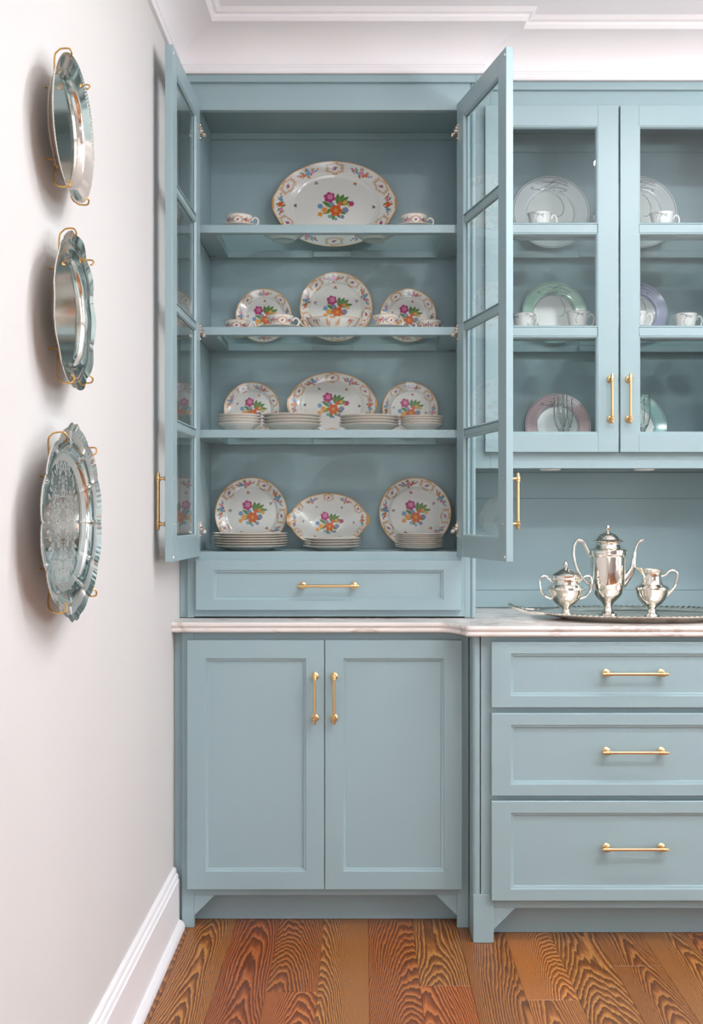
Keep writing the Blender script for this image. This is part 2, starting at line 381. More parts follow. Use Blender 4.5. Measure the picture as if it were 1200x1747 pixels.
# glazed doors
def glazed_door(parent, name, w_, h_, sgn, st, rt, rb, bars, loc, rotz, hpos, t_=.0205, hinges=(), extras=False, bar=.010):
    mb = MB(); X = lambda a, b: (min(a*sgn, b*sgn), max(a*sgn, b*sgn))
    mb.box(*X(0, st), -t_, 0, 0, h_); mb.box(*X(w_-st, w_), -t_, 0, 0, h_)
    mb.box(*X(st, w_-st), -t_, 0, 0, rb); mb.box(*X(st, w_-st), -t_, 0, h_-rt, h_)
    d = mb.ob(name, 'teal', parent, loc, (0, 0, rotz), bevel=.0012)
    zs = [rb]+list(bars)+[h_-rt]
    for z in bars:
        b = MB().box(*X(st, w_-st), -t_+.002, -.004, z-bar, z+bar); b.ob('glazing_bar', 'teal', d, bevel=.003)
    for k in range(len(zs)-1):
        a = zs[k]+(bar if k else 0); b = zs[k+1]-(bar if k < len(zs)-2 else 0); x0, x1 = X(st, w_-st)
        m = MB()
        for ya, yb in ((-t_+.0015, -.0125), (-.0008, -.0065)):
            o = .0; i_ = .006
            r = [(x0, x1, a, b, ya), (x0+i_*.4, x1-i_*.4, a+i_*.4, b-i_*.4, ya), (x0+i_, x1-i_, a+i_, b-i_, yb), (x0, x1, a, b, yb)]
            m.rects(r if ya < -.01 else r, 'loop')
        m.ob('glazing_bead', 'teal', d, smooth=False)
        MB().box(x0+.001, x1-.001, -.0115, -.0075, a+.001, b-.001).ob('pane', 'glass', d, smooth=False)
    hx, hz = hpos
    handle(d, sgn*(w_-hx), -t_+.0004, hz, True)
    for z in hinges:
        hg = MB(); sx_ = sgn
        hg.box(*X(.006, .016), -.0002, .0028, z-.026, z+.026)
        hg.lathe([(0, 0), (.008, 0), (.0075, .008), (.004, .011), (0, .011)], 14, Matrix.Translation((sx_*.013, .0028, z)) @ Matrix.Rotation(-PI/2, 4, 'X'))
        hg.box(*X(-.004, .010), .002, .013, z-.007, z+.007); hg.box(*X(-.008, .002), .008, .018, z-.012, z-.002)
        for dz in (-.02, .02): hg.lathe([(0, 0), (.0035, 0), (.0025, .002), (0, .002)], 10, Matrix.Translation((sx_*.011, .0028, z+dz)) @ Matrix.Rotation(-PI/2, 4, 'X'))
        hg.box(*X(.003, .009), .0028, .0075, z+.006, z+.016)
        hg.ob('hinge', 'nickel', d)
    if extras:
        for dz in (-.0615, .0615):
            MB().lathe([(0, 0), (.0028, 0), (.002, .0012), (0, .0014)], 10, Matrix.Translation((sgn*(w_-hx), 0, hz+dz)) @ Matrix.Rotation(-PI/2, 4, 'X')).ob('screw', 'nickel', d)
        for z in (.012, h_-.02):
            MB().lathe([(0, 0), (.004, 0), (.0035, .002), (0, .0025)], 12, Matrix.Translation((sgn*(w_-.008), 0, z)) @ Matrix.Rotation(-PI/2, 4, 'X')).ob('bumper', 'plastic', d)
    return d
DH = 2.4928-1.1045
tb = [1.479-1.1045, 1.802-1.1045, 2.126-1.1045]; hg = [1.1045+0, 0]
hz_ = [H-23/563-1.1045, H+316/563-1.1045, H+662/563-1.1045]
glazed_door(tw, 'door', .4075, DH, 1, .058, .055, .063, tb, Vector((-.5013, TY-.004, 1.1045))-R0, math.radians(-91.4), (.0255, 1.268-1.1045), hinges=hz_, extras=True)
glazed_door(tw, 'door', .4075, DH, -1, .058, .055, .063, tb, Vector((.2876, TY-.004, 1.1045))-R0, math.radians(103.8), (.0255, 1.268-1.1045), hinges=hz_, extras=True)

# ---------------------------------------------------------------- left base cabinet
LY = 3.103; R1 = Vector((-.11, LY, 0))
bc = thing('base_cabinet', 'blue-green base cabinet with two panelled doors beside the white wall', 'cabinet', R1)
ff = MB(); y0, y1 = LY, LY+.02
ff.box(-.541, -.505, y0, y1, 0.0005, .8835); ff.box(.280, .3145, y0, y1, 0.0005, .8835)
ff.box(-.505, .280, y0, y1, .0975, .135); ff.box(-.505, .280, y0, y1, .845, .8835)
P(ff, 'face_frame', 'teal', bc, R1, bevel=.0008)
P(MB().box(WX+.0005, -.5412, LY+.012, LY+.02, .0005, .8835), 'filler_strip', 'teal', bc, R1)
P(MB().box(-.541, -.523, LY+.0205, 3.55, .0005, .8835), 'side_panel', 'teal', bc, R1)
P(MB().box(-.5225, .3145, 3.17, 3.188, .0005, .1), 'toe_kick', 'teal', bc, R1)
P(MB().box(-.5225, .3145, LY+.0205, 3.55, .1005, .118), 'bottom_panel', 'teal', bc, R1)
def bracket(parent, root, x, sgn, y, z):
    pts = [(0, 0), (.062, 0), (.0, -.062)]
    if sgn < 0: pts = [(-a, b) for a, b in pts][::-1]
    T = Matrix.Translation((x, y, z)) @ Matrix.Rotation(PI/2, 4, 'X')
    mb = MB().prism(pts[::-1], -.016, -.001, T); P(mb, 'foot_bracket', 'teal', parent, root, bevel=.0008, smooth=False)
bracket(bc, R1, -.5048, 1, LY-.0005, .0972); bracket(bc, R1, .2798, -1, LY-.0005, .0972)
for x0, w_, hx in ((-.5228, .4072, .0235), (-.1136, .4072, -.0235)):
    d = panel_front(w_, .740, .054, .054).ob('door', 'teal', bc, Vector((x0, LY-.0003, .1204))-R1)
    handle(d, (w_-.0275 if hx > 0 else .0275), -.0196, .740-.1685, True)

# ---------------------------------------------------------------- right base cabinet with drawers
DY = 2.995; R2 = Vector((.78, DY, 0)); XE = 1.245
dc = thing('drawer_cabinet', 'blue-green base cabinet with three wide drawers and corner bead, right of the two-door cabinet', 'cabinet', R2)
ff = MB(); y0, y1 = DY, DY+.02
ff.box(.339, .385, y0, y1, .140, .8835); ff.box(.3758, .385, y0, y1, .0997, .140); ff.box(1.18, XE, y0, y1, .0005, .8835)
ff.box(.385, 1.18, y0, y1, .0997, .135); ff.box(.385, 1.18, y0, y1, .85, .8835)
for z in (.672, .420): ff.box(.385, 1.18, y0, y1, z-.018, z+.018)
P(ff, 'face_frame', 'teal', dc, R2, bevel=.0008)
P(MB().box(.3165, .3755, DY-.004, DY+.055, .0005, .1398), 'foot', 'teal', dc, R2)
P(MB().lathe([(0, .1402), (.0112, .1402), (.0112, .8835), (0, .8835)], 20, Matrix.Translation((.3265, DY+.008, 0))), 'corner_bead', 'teal', dc, R2, bevel=0)
P(MB().box(.316, .334, DY+.0205, 3.55, .0005, .8835), 'side_panel', 'teal', dc, R2)
P(MB().box(XE-.018, XE, DY+.0205, 3.55, .0005, .8835), 'side_panel', 'teal', dc, R2)
P(MB().box(.3345, XE-.0185, 3.067, 3.085, .0005, .1), 'toe_kick', 'teal', dc, R2)
P(MB().box(.3345, XE-.0185, DY+.0205, 3.55, .1005, .118), 'bottom_panel', 'teal', dc, R2)
bracket(dc, R2, .3758, 1, DY-.0005, .0992)
for z0, z1 in ((.1274, .4124), (.4274, .6638), (.680, .868)):
    d = panel_front(.826, z1-z0, .055, .033).ob('drawer', 'teal', dc, Vector((.367, DY-.0003, z0))-R2)
    hz = {.680: (880-1150), .4274: (880-1284), .1274: (880-1449)}[z0]/601+H-z0
    handle(d, .773-.367, -.0196, hz, False, True)

# ---------------------------------------------------------------- counter
front = [(WX+.0005, 3.068), (.225, 3.068)]
for k in range(1, 13):
    u = k/12; front.append((.225+.062*u, 3.068-.006*u-.07*(u**2.2)*1.0))
xk, yk = front[-1]; front += [(xk+.004, yk-.010), (xk+.004, yk-.020), (xk+.010, yk-.028), (xk+.022, yk-.032)]
front += [(XE+.02, 2.96)]
def offs(pts, d):
    out = []; n = len(pts)
    for i in range(n):
        a = Vector(pts[max(0, i-1)]); b = Vector(pts[min(n-1, i+1)]); t_ = (b-a).normalized(); out.append((pts[i][0]-t_.y*d, pts[i][1]+t_.x*d))
    out[0] = (pts[0][0], out[0][1]); out[-1] = (pts[-1][0], out[-1][1]); return out
prof = [(.012, .8838), (.004, .884), (.001, .886), (0, .890), (.0015, .8955), (.004, .8975), (.004, .899), (.001, .901), (0, .905), (.001, .910), (.004, .9135), (.008, .914)]
V = []; Fc = []; n = len(front)
for d_, z in prof:
    V += [(x, y, z) for x, y in offs(front, d_)]
for k in range(len(prof)-1):
    for i in range(n-1): Fc.append((k*n+i, k*n+i+1, (k+1)*n+i+1, (k+1)*n+i))
b0 = len(V); V += [(WX+.0005, 3.556, .914), (XE+.02, 3.556, .914), (WX+.0005, 3.556, .8838), (XE+.02, 3.556, .8838)]
top = (len(prof)-1)*n
Fc.append(tuple(range(top, top+n))+(b0+1, b0)); Fc.append(tuple(range(n-1, -1, -1))+(b0+2, b0+3))
Fc.append(tuple(k*n for k in range(len(prof)))[::-1]+(b0+2, b0)); Fc.append(tuple(k*n+n-1 for k in range(len(prof)))+(b0+1, b0+3))
Fc.append((b0, b0+1, b0+3, b0+2))
tag(ob('countertop', mesh('countertop', V, Fc, 'marble', ang=50)), 'pale veined marble countertop with moulded edge stepping forward at right', 'countertop')
# painted board lining behind the counter
R3 = Vector((.79, 3.57, .915))
bs = thing('backsplash', 'blue-green painted board backsplash behind the silver coffee set', 'panelling', R3)
P(MB().box(.3315, XE, 3.553, 3.578, .9155, .974), 'board', 'teal', bs, R3)
P(MB().box(.3315, XE, 3.557, 3.578, .9745, 1.288), 'board', 'teal', bs, R3)
P(MB().box(.3315, XE, 3.555, 3.578, 1.2885, 1.3765), 'board', 'teal', bs, R3)

# ---------------------------------------------------------------- right wall cabinet
UY = 3.25; UB = 3.557; R4 = Vector((.79, UY, 1.377)); UD = 1.425; ux0, ux1 = .366, 1.225
uc = thing('wall_cabinet', 'blue-green wall cabinet with two closed glazed doors above the silver coffee set', 'cabinet', R4)
P(MB().box(ux0-.018, ux0, UY+.0205, UB, 1.377, 2.53), 'side_panel', 'teal', uc, R4)
P(MB().box(ux1, ux1+.018, UY+.0205, UB, 1.377, 2.53), 'side_panel', 'teal', uc, R4)
P(MB().box(ux0-.018, ux1+.018, UB+.0005, UB+.012, 1.377, 2.55), 'back_panel', 'teal', uc, R4)
P(MB().box(ux0-.018, ux1+.018, UY+.0205, UB, 2.5305, 2.55), 'top_panel', 'teal', uc, R4)
P(MB().box(ux0, ux1, UY+.0205, UB, UD-.02, UD), 'deck', 'teal', uc, R4)
P(MB().box(ux0, ux1, UY+.0205, UB, 1.385, 1.4), 'bottom_panel', 'teal', uc, R4)
P(MB().box(ux0, ux1, UB-.01, UB, 2.47, 2.53), 'back_cleat', 'teal', uc, R4)
ff = MB(); y0, y1 = UY, UY+.02
ff.box(.3475, .398, y0, y1, 1.377, 2.575); ff.box(1.195, XE, y0, y1, 1.377, 2.575)
ff.box(.398, 1.195, y0, y1, 1.377, 1.445); ff.box(.398, 1.195, y0, y1, 2.485, 2.575)
P(ff, 'face_frame', 'teal', uc, R4, bevel=.0008)
P(MB().box(.3475, XE, UY-.012, UY-.0003, 2.555, 2.5808), 'cornice', 'teal', uc, R4)
DHt = 2.5034-1.4264
ub = [1.80-1.4264, 2.1206-1.4264]
glazed_door(uc, 'door', .414, DHt, 1, .064, .064, .058, ub, Vector((.379, UY-.0005, 1.4264))-R4, 0, (.0255, H+200/552-1.4264), bar=.0145)
glazed_door(uc, 'door', .414, DHt, -1, .058, .064, .058, ub, Vector((1.2125, UY-.0005, 1.4264))-R4, 0, (.0255, H+200/552-1.4264), bar=.0145)
for z in (2.128, 1.809): shelf(uc, R4, ux0+.001, ux1-.001, UY+.028, UB-.002, z)
for x in (.5975, .897):
    P(MB().lathe([(0, 1.3735), (.030, 1.3735), (.033, 1.376), (.033, 1.3845), (0, 1.3845)][::1], 28, Matrix.Translation((x, 3.32, 0))), 'puck_light', 'plastic', uc, R4, bevel=0)

# ---------------------------------------------------------------- painted china
WHITE = np.array(lin((228, 226, 220))); GOLD = np.array(lin((214, 160, 92)))
C = {k: np.array(lin(v)) for k, v in dict(pink=(196, 84, 136), dpink=(150, 44, 96), lpink=(226, 160, 184), orange=(222, 120, 64), dor=(186, 72, 40), red=(196, 66, 52),
     green=(110, 148, 84), dgreen=(74, 108, 60), blue=(88, 124, 176), lblue=(140, 176, 200), yel=(226, 186, 96), tan=(206, 164, 128), plum=(112, 84, 112)).items()}
def flower(Pn, col, x, y, r, c1, c2, pet=5, ph=0.):
    dx_ = Pn[:, 0]-x; dy_ = Pn[:, 1]-y; d = np.hypot(dx_, dy_); th = np.arctan2(dy_, dx_)+ph
    rr = r*(.92+.08*np.cos(pet*th)); m = d < rr
    sh = np.clip(.5+.5*np.cos(pet*th+d/r*5), 0, 1)*np.clip(d/r, 0, 1)+.25*(d < r*.3)
    col[m] = C[c1]*(1-sh[m, None]*.0)+(C[c2]-C[c1])*np.clip(1-sh[m, None]*1.3, 0, 1)*.75
def leaf(Pn, col, x, y, L, W, a, c='green', c2='dgreen'):
    dx_ = Pn[:, 0]-x; dy_ = Pn[:, 1]-y; u = dx_*math.cos(a)+dy_*math.sin(a); v = -dx_*math.sin(a)+dy_*math.cos(a)
    uu = np.clip(u/L, 0, 1); wd = W*np.sin(uu*PI)**.8; m = (u > 0) & (u < L) & (np.abs(v) < wd)
    m2 = m & (np.abs(v) < W*.18); col[m] = C[c]; col[m2] = C[c2]
def line(Pn, col, pts, wd, c, taper=True):
    pts = np.array(spline(pts, 10)); n_ = len(pts); best = np.full(len(Pn), 9.); tt = np.zeros(len(Pn))
    for k in range(n_-1):
        a = pts[k]; b = pts[k+1]; ab = b-a; L2 = max(1e-12, ab@ab)
        s_ = np.clip(((Pn-a)@ab)/L2, 0, 1); d = np.hypot(*(Pn-(a+s_[:, None]*ab)).T); m = d < best; best[m] = d[m]; tt[m] = k/n_
    wv = wd*(np.sin(np.clip(tt, .04, .96)*PI)**.5 if taper else 1.0); m = best < wv; col[m] = c
def bouquet(Pn, col, cx, cy, s, wide=1.):
    for a, l in ((1.0, .55), (.6, .62), (1.5, .5), (.15, .7)): leaf(Pn, col, cx+s*.12, cy+s*.1, s*l, s*.11, a)
    for a, l in ((3.6, .5), (2.6, .55), (-.5, .5), (-1.7, .5), (-1.1, .45)): leaf(Pn, col, cx, cy-.1*s, s*l*wide, s*.10, a)
    for x, y, r, a, b in ((-.55, .0, .13, 'lblue', 'blue'), (-.38, -.18, .15, 'yel', 'orange'), (.42, -.18, .15, 'plum', 'lblue'), (.58, .05, .11, 'yel', 'tan'), (-.1, .08, .12, 'lblue', 'blue'),
                          (.22, .12, .11, 'orange', 'red'), (.4, .18, .1, 'yel', 'orange'), (-.18, -.48, .1, 'lblue', 'green'), (.3, -.5, .1, 'plum', 'lblue'), (-.55, -.38, .12, 'yel', 'orange'), (.05, -.6, .08, 'lblue', 'blue')):
        flower(Pn, col, cx+x*s*wide, cy+y*s, r*s, a, b, 5, x*9)
    flower(Pn, col, cx-.22*s, cy+.42*s, .27*s, 'pink', 'dpink', 6, .3); flower(Pn, col, cx-.2*s, cy+.45*s, .13*s, 'lpink', 'pink', 4, 1.)
    flower(Pn, col, cx+.06*s, cy-.2*s, .29*s, 'orange', 'dor', 6, 0); flower(Pn, col, cx+.06*s, cy-.19*s, .09*s, 'yel', 'red', 5)
    if wide > 1.1: flower(Pn, col, cx+.75*s, cy+.12*s, .13*s, 'pink', 'dpink', 5)
def cluster(Pn, col, x, y, s, ta, k):
    ct, st_ = math.cos(ta), math.sin(ta)
    def q(u, v): return x+(u*ct-v*st_)*s, y+(u*st_+v*ct)*s
    for i, (u, v, a) in enumerate(((.2, .1, .4), (-.2, .1, 2.7), (.5, -.1, -.3), (-.5, -.1, 3.5), (0, -.2, -1.4), (.1, .2, 1.4), (.8, .1, .3), (-.8, .05, 2.9))):
        leaf(Pn, col, *q(u, v), s*.42, s*.13, ta+a)
    sets = (('lpink', 'pink'), ('blue', 'lblue'), ('orange', 'red')); a = sets[k % 3]; b = sets[(k+1) % 3]; c_ = sets[(k+2) % 3]
    flower(Pn, col, *q(0, 0), .36*s, *a, 5, k); flower(Pn, col, *q(.62, .1), .24*s, *b, 5, k); flower(Pn, col, *q(-.62, .08), .25*s, *c_, 5, k)
    [flower(Pn, col, *q(u_, v_), r_*s, c1, c2) for u_, v_, r_, c1, c2 in ((1.35, -.05, .13, 'pink', 'dpink'), (-1.35, 0, .13, 'orange', 'red'), (.9, -.3, .11, 'lblue', 'blue'), (-.9, -.25, .12, 'yel', 'orange'), (.85, .38, .1, 'red', 'dor'), (0, .52, .13, 'orange', 'red'))]; flower(Pn, col, *q(1.05, .05), .17*s, 'orange', 'red'); flower(Pn, col, *q(-1.05, .1), .17*s, 'lblue', 'blue'); flower(Pn, col, *q(.3, -.35), .13*s, 'yel', 'orange'); flower(Pn, col, *q(-.3, .35), .12*s, 'red', 'dpink')
def cartouche(Pn, col, x, y, s, ta):
    dx_ = Pn[:, 0]-x; dy_ = Pn[:, 1]-y; u = dx_*math.cos(ta)+dy_*math.sin(ta); v = -dx_*math.sin(ta)+dy_*math.cos(ta); th = np.arctan2(v*1.7, u)
    d = np.hypot(u/1.25, v/.72)/s*(1+.10*np.cos(6*th)); m = (np.abs(d-1) < .15+.07*np.cos(14*th)); col[m] = C['tan']
    m = (np.abs(d-1.28) < .04) & (np.cos(10*th) > 0); col[m] = C['tan']
    for k in range(8):
        a = k*PI/4; ex, ey = 1.38*s*math.cos(a), .8*s*math.sin(a)
        mm = np.hypot(u-ex, v-ey) < .12*s; col[mm] = C['tan']
    leaf(Pn, col, x, y, s*.5, s*.12, ta+.5); leaf(Pn, col, x, y, s*.5, s*.12, ta+3.6); flower(Pn, col, x, y, .27*s, 'pink', 'dpink')
def floral(a, b, nc=5, ph=.3, well=.68, bscale=1., sprigs=True, wide=1., gold=.018, band=None):
    def fn(X, Y, rho):
        Pn = np.stack([X, Y], 1); col = np.tile(WHITE, (len(X), 1)); R = min(a, b); rm = (1+well)/2+.005; sw = (1-well)*R*.40
        for k in range(nc):
            th = ph+2*PI*k/nc; ax_ = a-(1-rm)*R; bx_ = b-(1-rm)*R
            def at(th_): return ax_*math.cos(th_), bx_*math.sin(th_), math.atan2(bx_*math.cos(th_), -ax_*math.sin(th_))
            x, y, ta = at(th); cartouche(Pn, col, x, y, sw*1.12, ta)
            x, y, ta = at(th+PI/nc); cluster(Pn, col, x, y, sw*1.45, ta, k)
            if sprigs:
                x, y, ta = at(th+PI/nc*.95); f_ = well*.9/rm
                leaf(Pn, col, x*f_, y*f_, sw*.5, sw*.15, ta+2.2); leaf(Pn, col, x*f_, y*f_, sw*.5, sw*.15, ta+.8); flower(Pn, col, x*f_, y*f_, sw*.26, ('orange', 'pink', 'plum')[k % 3], ('red', 'lblue', 'dpink')[k % 3])
        bouquet(Pn, col, 0, -.0*R, R*.52*bscale, wide)
        e = rho > 1-gold/R*.1; m = rho > 1-.0028/R; col[m] = GOLD
        return col
    return fn
def mono(rimc, lines=True, well=.62, tilt=0.):
    rc = np.array(lin(rimc)); gr = np.array(lin((128, 132, 138)))
    def fn(X, Y, rho):
        R = 1.0; r = np.hypot(X, Y).max(); Pn = np.stack([X, Y], 1)/r; col = np.tile(np.array(lin((224, 226, 224))), (len(X), 1))
        col[rho > well] = rc; m = np.abs(rho-well) < .012; col[m] = gr*1.6; m = (rho > .955) & (rho < .972); col[m] = gr
        if lines:
            for pts in ([(-.50, .70), (-.2, .62), (.1, .70), (.38, .66), (.44, .62), (.3, .60), (.1, .66)], [(-.35, .80), (-.1, .74), (.12, .84), (.4, .76), (.6, .62)], [(-.3, .90), (0, .84), (.2, .90), (.45, .80)],
                        [(-.42, .72), (-.5, .66), (-.25, .66), (.1, .74), (.3, .8)], [(.0, .60), (.22, .48), (.35, .22), (.32, .0), (.22, -.08), (.14, -.06)]):
                line(Pn, col, pts, .010, gr)
        return col
    return fn
def dish(a, b, h, well=.68, nr=60, na=320, paint=None, lug=0., deep=False, mat='china', shape=None, zf=None, th=.0028):
    V = []; rho = []
    def zt(r):
        if zf: return zf(r)
        if deep: return th+(h-th)*max(0, (r-well*.55)/(1-well*.55))**1.25 if r < well+.08 else None or th+(h-th)*(((r-well*.55)/(1-well*.55)))**1.25
        if r < well: return th+.0006*(r/well)**2
        if r < well+.09: u = (r-well)/.09; return th+.0006+(h-th)*.42*(u*u*(3-2*u))
        u = (r-well-.09)/(1-well-.09); return th+.0006+(h-th)*(.42+.58*u**1.1)
    rings = list(np.linspace(0, 1, nr+1)[1:])
    an = np.linspace(0, 2*PI, na, endpoint=False); ca, sa = np.cos(an), np.sin(an)
    XYZ = [np.array([[0, 0, zt(0)]])]; RH = [np.zeros(1)]; TH = [np.zeros(1)]
    def ring(r, z, side):
        x = a*r*ca; y = b*r*sa; zz = np.full(na, z)
        if lug:
            g = np.exp(-((np.abs(ca)-1)/.035)**2)*max(0., (r-.80)/.2)**1.2; x = x+np.sign(ca)*lug*g; zz = zz+.0015*g
        if shape: x, y, zz = shape(x, y, zz, r, an)
        return np.stack([x, y, zz], 1)
    for r in rings: XYZ.append(ring(r, zt(r), 1)); RH.append(np.full(na, r)); TH.append(an)
    # underside: edge, rim back, foot ring, centre
    for r, z in ((1.0, zt(1)-.0012), (.985, zt(.985)-th*.8), ((1+well)/2, zt((1+well)/2)-th), (well+.07, max(zt(well+.07)-th, .0022)), (well*.93, .0020), (well*.90, 0.), (well*.84, 0.), (well*.80, .0014)):
        XYZ.append(ring(r, z, 0)); RH.append(np.full(na, -.1 if r < .99 else 1.)); TH.append(an)
    XYZ.append(np.array([[0, 0, .0014]])); RH.append(np.array([-.1])); TH.append(np.zeros(1))
    V = np.concatenate(XYZ); rh = np.concatenate(RH); nR = nr+8; Fc = []
    for i in range(na): Fc.append((0, 1+i, 1+(i+1) % na))
    for k in range(nR-1):
        o1 = 1+k*na; o2 = o1+na
        for i in range(na): j = (i+1) % na; Fc.append((o1+i, o2+i, o2+j, o1+j))
    last = len(V)-1; o1 = 1+(nR-1)*na
    for i in range(na): Fc.append((o1+i, last, o1+(i+1) % na))
    col = None
    if paint is not None:
        top_ = rh >= 0; col = np.tile(WHITE, (len(V), 1)); col[top_] = paint(V[top_, 0], V[top_, 1], rh[top_])
        if lug and mat == 'china':
            m = np.abs(V[:, 0]) > a*.995; col[m] = GOLD
    return mesh('dish', V, Fc, mat, colors=col, ang=60)
LEAN = math.radians(80)
def stand(name, me, px, zs, b, h, label, cat, group=None, yb=TB, lean=LEAN, roll=0., th=.003, extra=0.):
    y = min(yb-.003-b*math.cos(lean)+h*math.sin(lean)-th, yb-.006-.70*b*math.cos(lean)); z = zs+b*math.sin(lean)-min(h*math.cos(lean), b)+.0006
    z = zs + b*math.sin(lean) - h*math.cos(lean) + th*math.cos(lean)+.0006+extra
    s = F/y; x = (px-620)/s
    o = ob(name, me, None, (x, y, z), (lean, 0, 0)); 
    if roll: o.rotation_euler = (Matrix.Rotation(lean, 3, 'X') @ Matrix.Rotation(roll, 3, 'Z')).to_euler()
    return tag(o, label, cat, group)
def X_(px, y): return (px-620)*y/F
# large platter, top shelf
pl = dish(.205, .155, .022, .70, 84, 420, floral(.205, .155, 6, .52, .70, .95, True, 1.15), lug=.006)
stand('oval_platter', pl, 571, SH[0], .155, .022, 'largest floral oval platter with gold handles, standing on the top shelf', 'platter')
pl2 = dish(.147, .112, .018, .68, 64, 360, floral(.147, .112, 6, .52, .68, 1.15, True, 1.15), lug=.006)
stand('oval_platter', pl2, 567, SH[2], .112, .018, 'medium floral oval platter standing between the stacks on the third shelf', 'platter')
dp = dish(.1225, .1225, .018, .68, 58, 320, floral(.1225, .1225, 5, 1.15, .68, 1.05))
ch = dish(.124, .124, .018, .68, 58, 320, floral(.124, .124, 5, 1.02, .68, 1.05))
stand('dinner_plate', ch, 574, SH[1], .124, .018, 'large floral plate standing in the middle of the second shelf behind the sauce dish', 'plate')
stand('dinner_plate', dp, 429.5, DK, .1225, .018, 'large floral plate standing at the left behind the stack on the cabinet floor', 'plate')
stand('dinner_plate', dp, 708, DK, .1225, .018, 'large floral plate standing at the right behind the stack on the cabinet floor', 'plate')
sp_ = dish(.0955, .0955, .015, .66, 48, 280, floral(.0955, .0955, 4, .55, .66, 1.25))
stand('salad_plate', sp_, 451, SH[1], .0955, .015, 'smaller floral plate standing at the left of the second shelf', 'plate', roll=.25)
stand('salad_plate', sp_, 696.5, SH[1], .0955, .015, 'smaller floral plate standing at the right of the second shelf', 'plate')
stand('salad_plate', sp_, 430.5, SH[2], .0955, .015, 'smaller floral plate standing at the left of the third shelf', 'plate', roll=-.15)
stand('salad_plate', sp_, 699.5, SH[2], .0955, .015, 'smaller floral plate standing at the right of the third shelf', 'plate', roll=.1)
vb = dish(.128, .094, .045, .66, 56, 320, floral(.128, .094, 6, .52, .72, 1.2, True, 1.15), lug=.012, deep=True)
stand('vegetable_bowl', vb, 561, DK, .094, .045, 'oval floral vegetable bowl with gold handles standing on the cabinet floor', 'bowl', lean=math.radians(74), extra=.006)

def plain(rim, wcol=WHITE):
    def fn(X, Y, rho):
        col = np.tile(wcol, (len(X), 1)); m = rho > .985; col[m] = np.array(lin(rim))*.5+wcol*.5; return col
    return fn
stk = {}
def stack(px, y, zs, r, n_, dz, h, label, group, kind='plate', bowl_bottom=False, name='stacked_plate'):
    key = (r, h)
    if key not in stk: stk[key] = dish(r, r, h, .62, 14, 96, plain((206, 172, 130)), th=.0022)
    words = {1: 'only'}
    for k in range(n_):
        o = ob(name, stk[key], None, (X_(px, y)+random.uniform(-.0015, .0015), y+random.uniform(-.001, .001), zs+.0005+k*dz), (0, 0, k*1.3))
        pos = 'bottom' if k == 0 else 'topmost' if k == n_-1 else ('second', 'third', 'fourth', 'fifth', 'sixth', 'seventh')[k-1]
        tag(o, label % (pos if pos in ('bottom', 'topmost') else pos+' from bottom'), kind, group)
stack(427, 3.345, DK, .121, 6, .0078, .017, 'floral dinner plate lying %s in the left stack on the cabinet floor', 'dinner plates stacked at left on the cabinet floor')
stack(566.5, 3.345, DK, .0925, 4, .0082, .0155, 'dessert plate lying %s in the middle stack on the cabinet floor', 'plates stacked in the middle of the cabinet floor')
stack(715, 3.335, DK, .0775, 8, .0058, .0135, 'small side plate lying %s in the right stack on the cabinet floor', 'side plates stacked at right on the cabinet floor')
stack(408, 3.315, SH[2], .070, 4, .0088, .026, 'small soup bowl lying %s in the far left stack on the third shelf', 'soup bowls stacked far left on the third shelf', 'bowl', name='soup_bowl')
stack(498, 3.345, SH[2], .0945, 4, .0102, .0245, 'rim soup plate lying %s in the stack left of the medium platter', 'soup plates stacked left of the platter', name='soup_plate')
stack(630, 3.345, SH[2], .097, 4, .0092, .0235, 'rim soup plate lying %s in the stack right of the medium platter', 'soup plates stacked right of the platter', name='soup_plate')
stack(720, 3.315, SH[2], .069, 4, .0080, .024, 'small soup bowl lying %s in the far right stack on the third shelf', 'soup bowls stacked far right on the third shelf', 'bowl', name='soup_bowl')

# teacups
def teacup(name, label, rim, hgt, painter, loc, rz=0., group=None, hand=(1., 1.)):
    root = thing(name, label, 'cup', loc, (0, 0, rz), group)
    n_ = 120; outer = [(0, .001), (.42, .001), (.46, 0), (.50, .0), (.50, .03), (.47, .07)]
    for k in range(22):
        u = k/21; outer.append((.50+.46*(u**.62)+.04*u**6, .07+.93*u))
    inner = [(outer[i][0]-.035, outer[i][1]+.01) for i in range(len(outer)-2, 6, -3)]+[(.44, .11), (0, .10)]
    mb = MB().lathe([(r*rim, z*hgt) for r, z in outer+[(.985, 1.0)]+inner], n_)
    V = np.array(mb.v); th = np.arctan2(V[:, 1], V[:, 0]); rr = np.hypot(V[:, 0], V[:, 1]); col = np.tile(WHITE, (len(V), 1))
    no = 1+(len(outer)-1)*n_; m = np.arange(len(V)) < no
    col[m] = painter(th[m]*rim, V[m, 2], hgt, rim); top_ = (V[:, 2] > hgt*.975); col[top_] = GOLD if painter is cup_floral else np.array(lin((150, 152, 156)))
    ob('bowl', mesh('bowl', mb.v, mb.f, 'china', colors=col, ang=60), root)
    hb = MB(); p = [(rim*.93, 0, hgt*.72), (rim*1.08, 0, hgt*.90), (rim*1.30, 0, hgt*.88), (rim*1.42, 0, hgt*.66), (rim*1.30, 0, hgt*.42), (rim*1.05, 0, hgt*.26), (rim*.72, 0, hgt*.24)]
    p = spline(p, 6); hb.tube(p, .0030, 10)
    ob('handle', mesh('handle', hb.v, hb.f, 'china', colors=np.tile(WHITE, (len(hb.v), 1))), root)
    return root
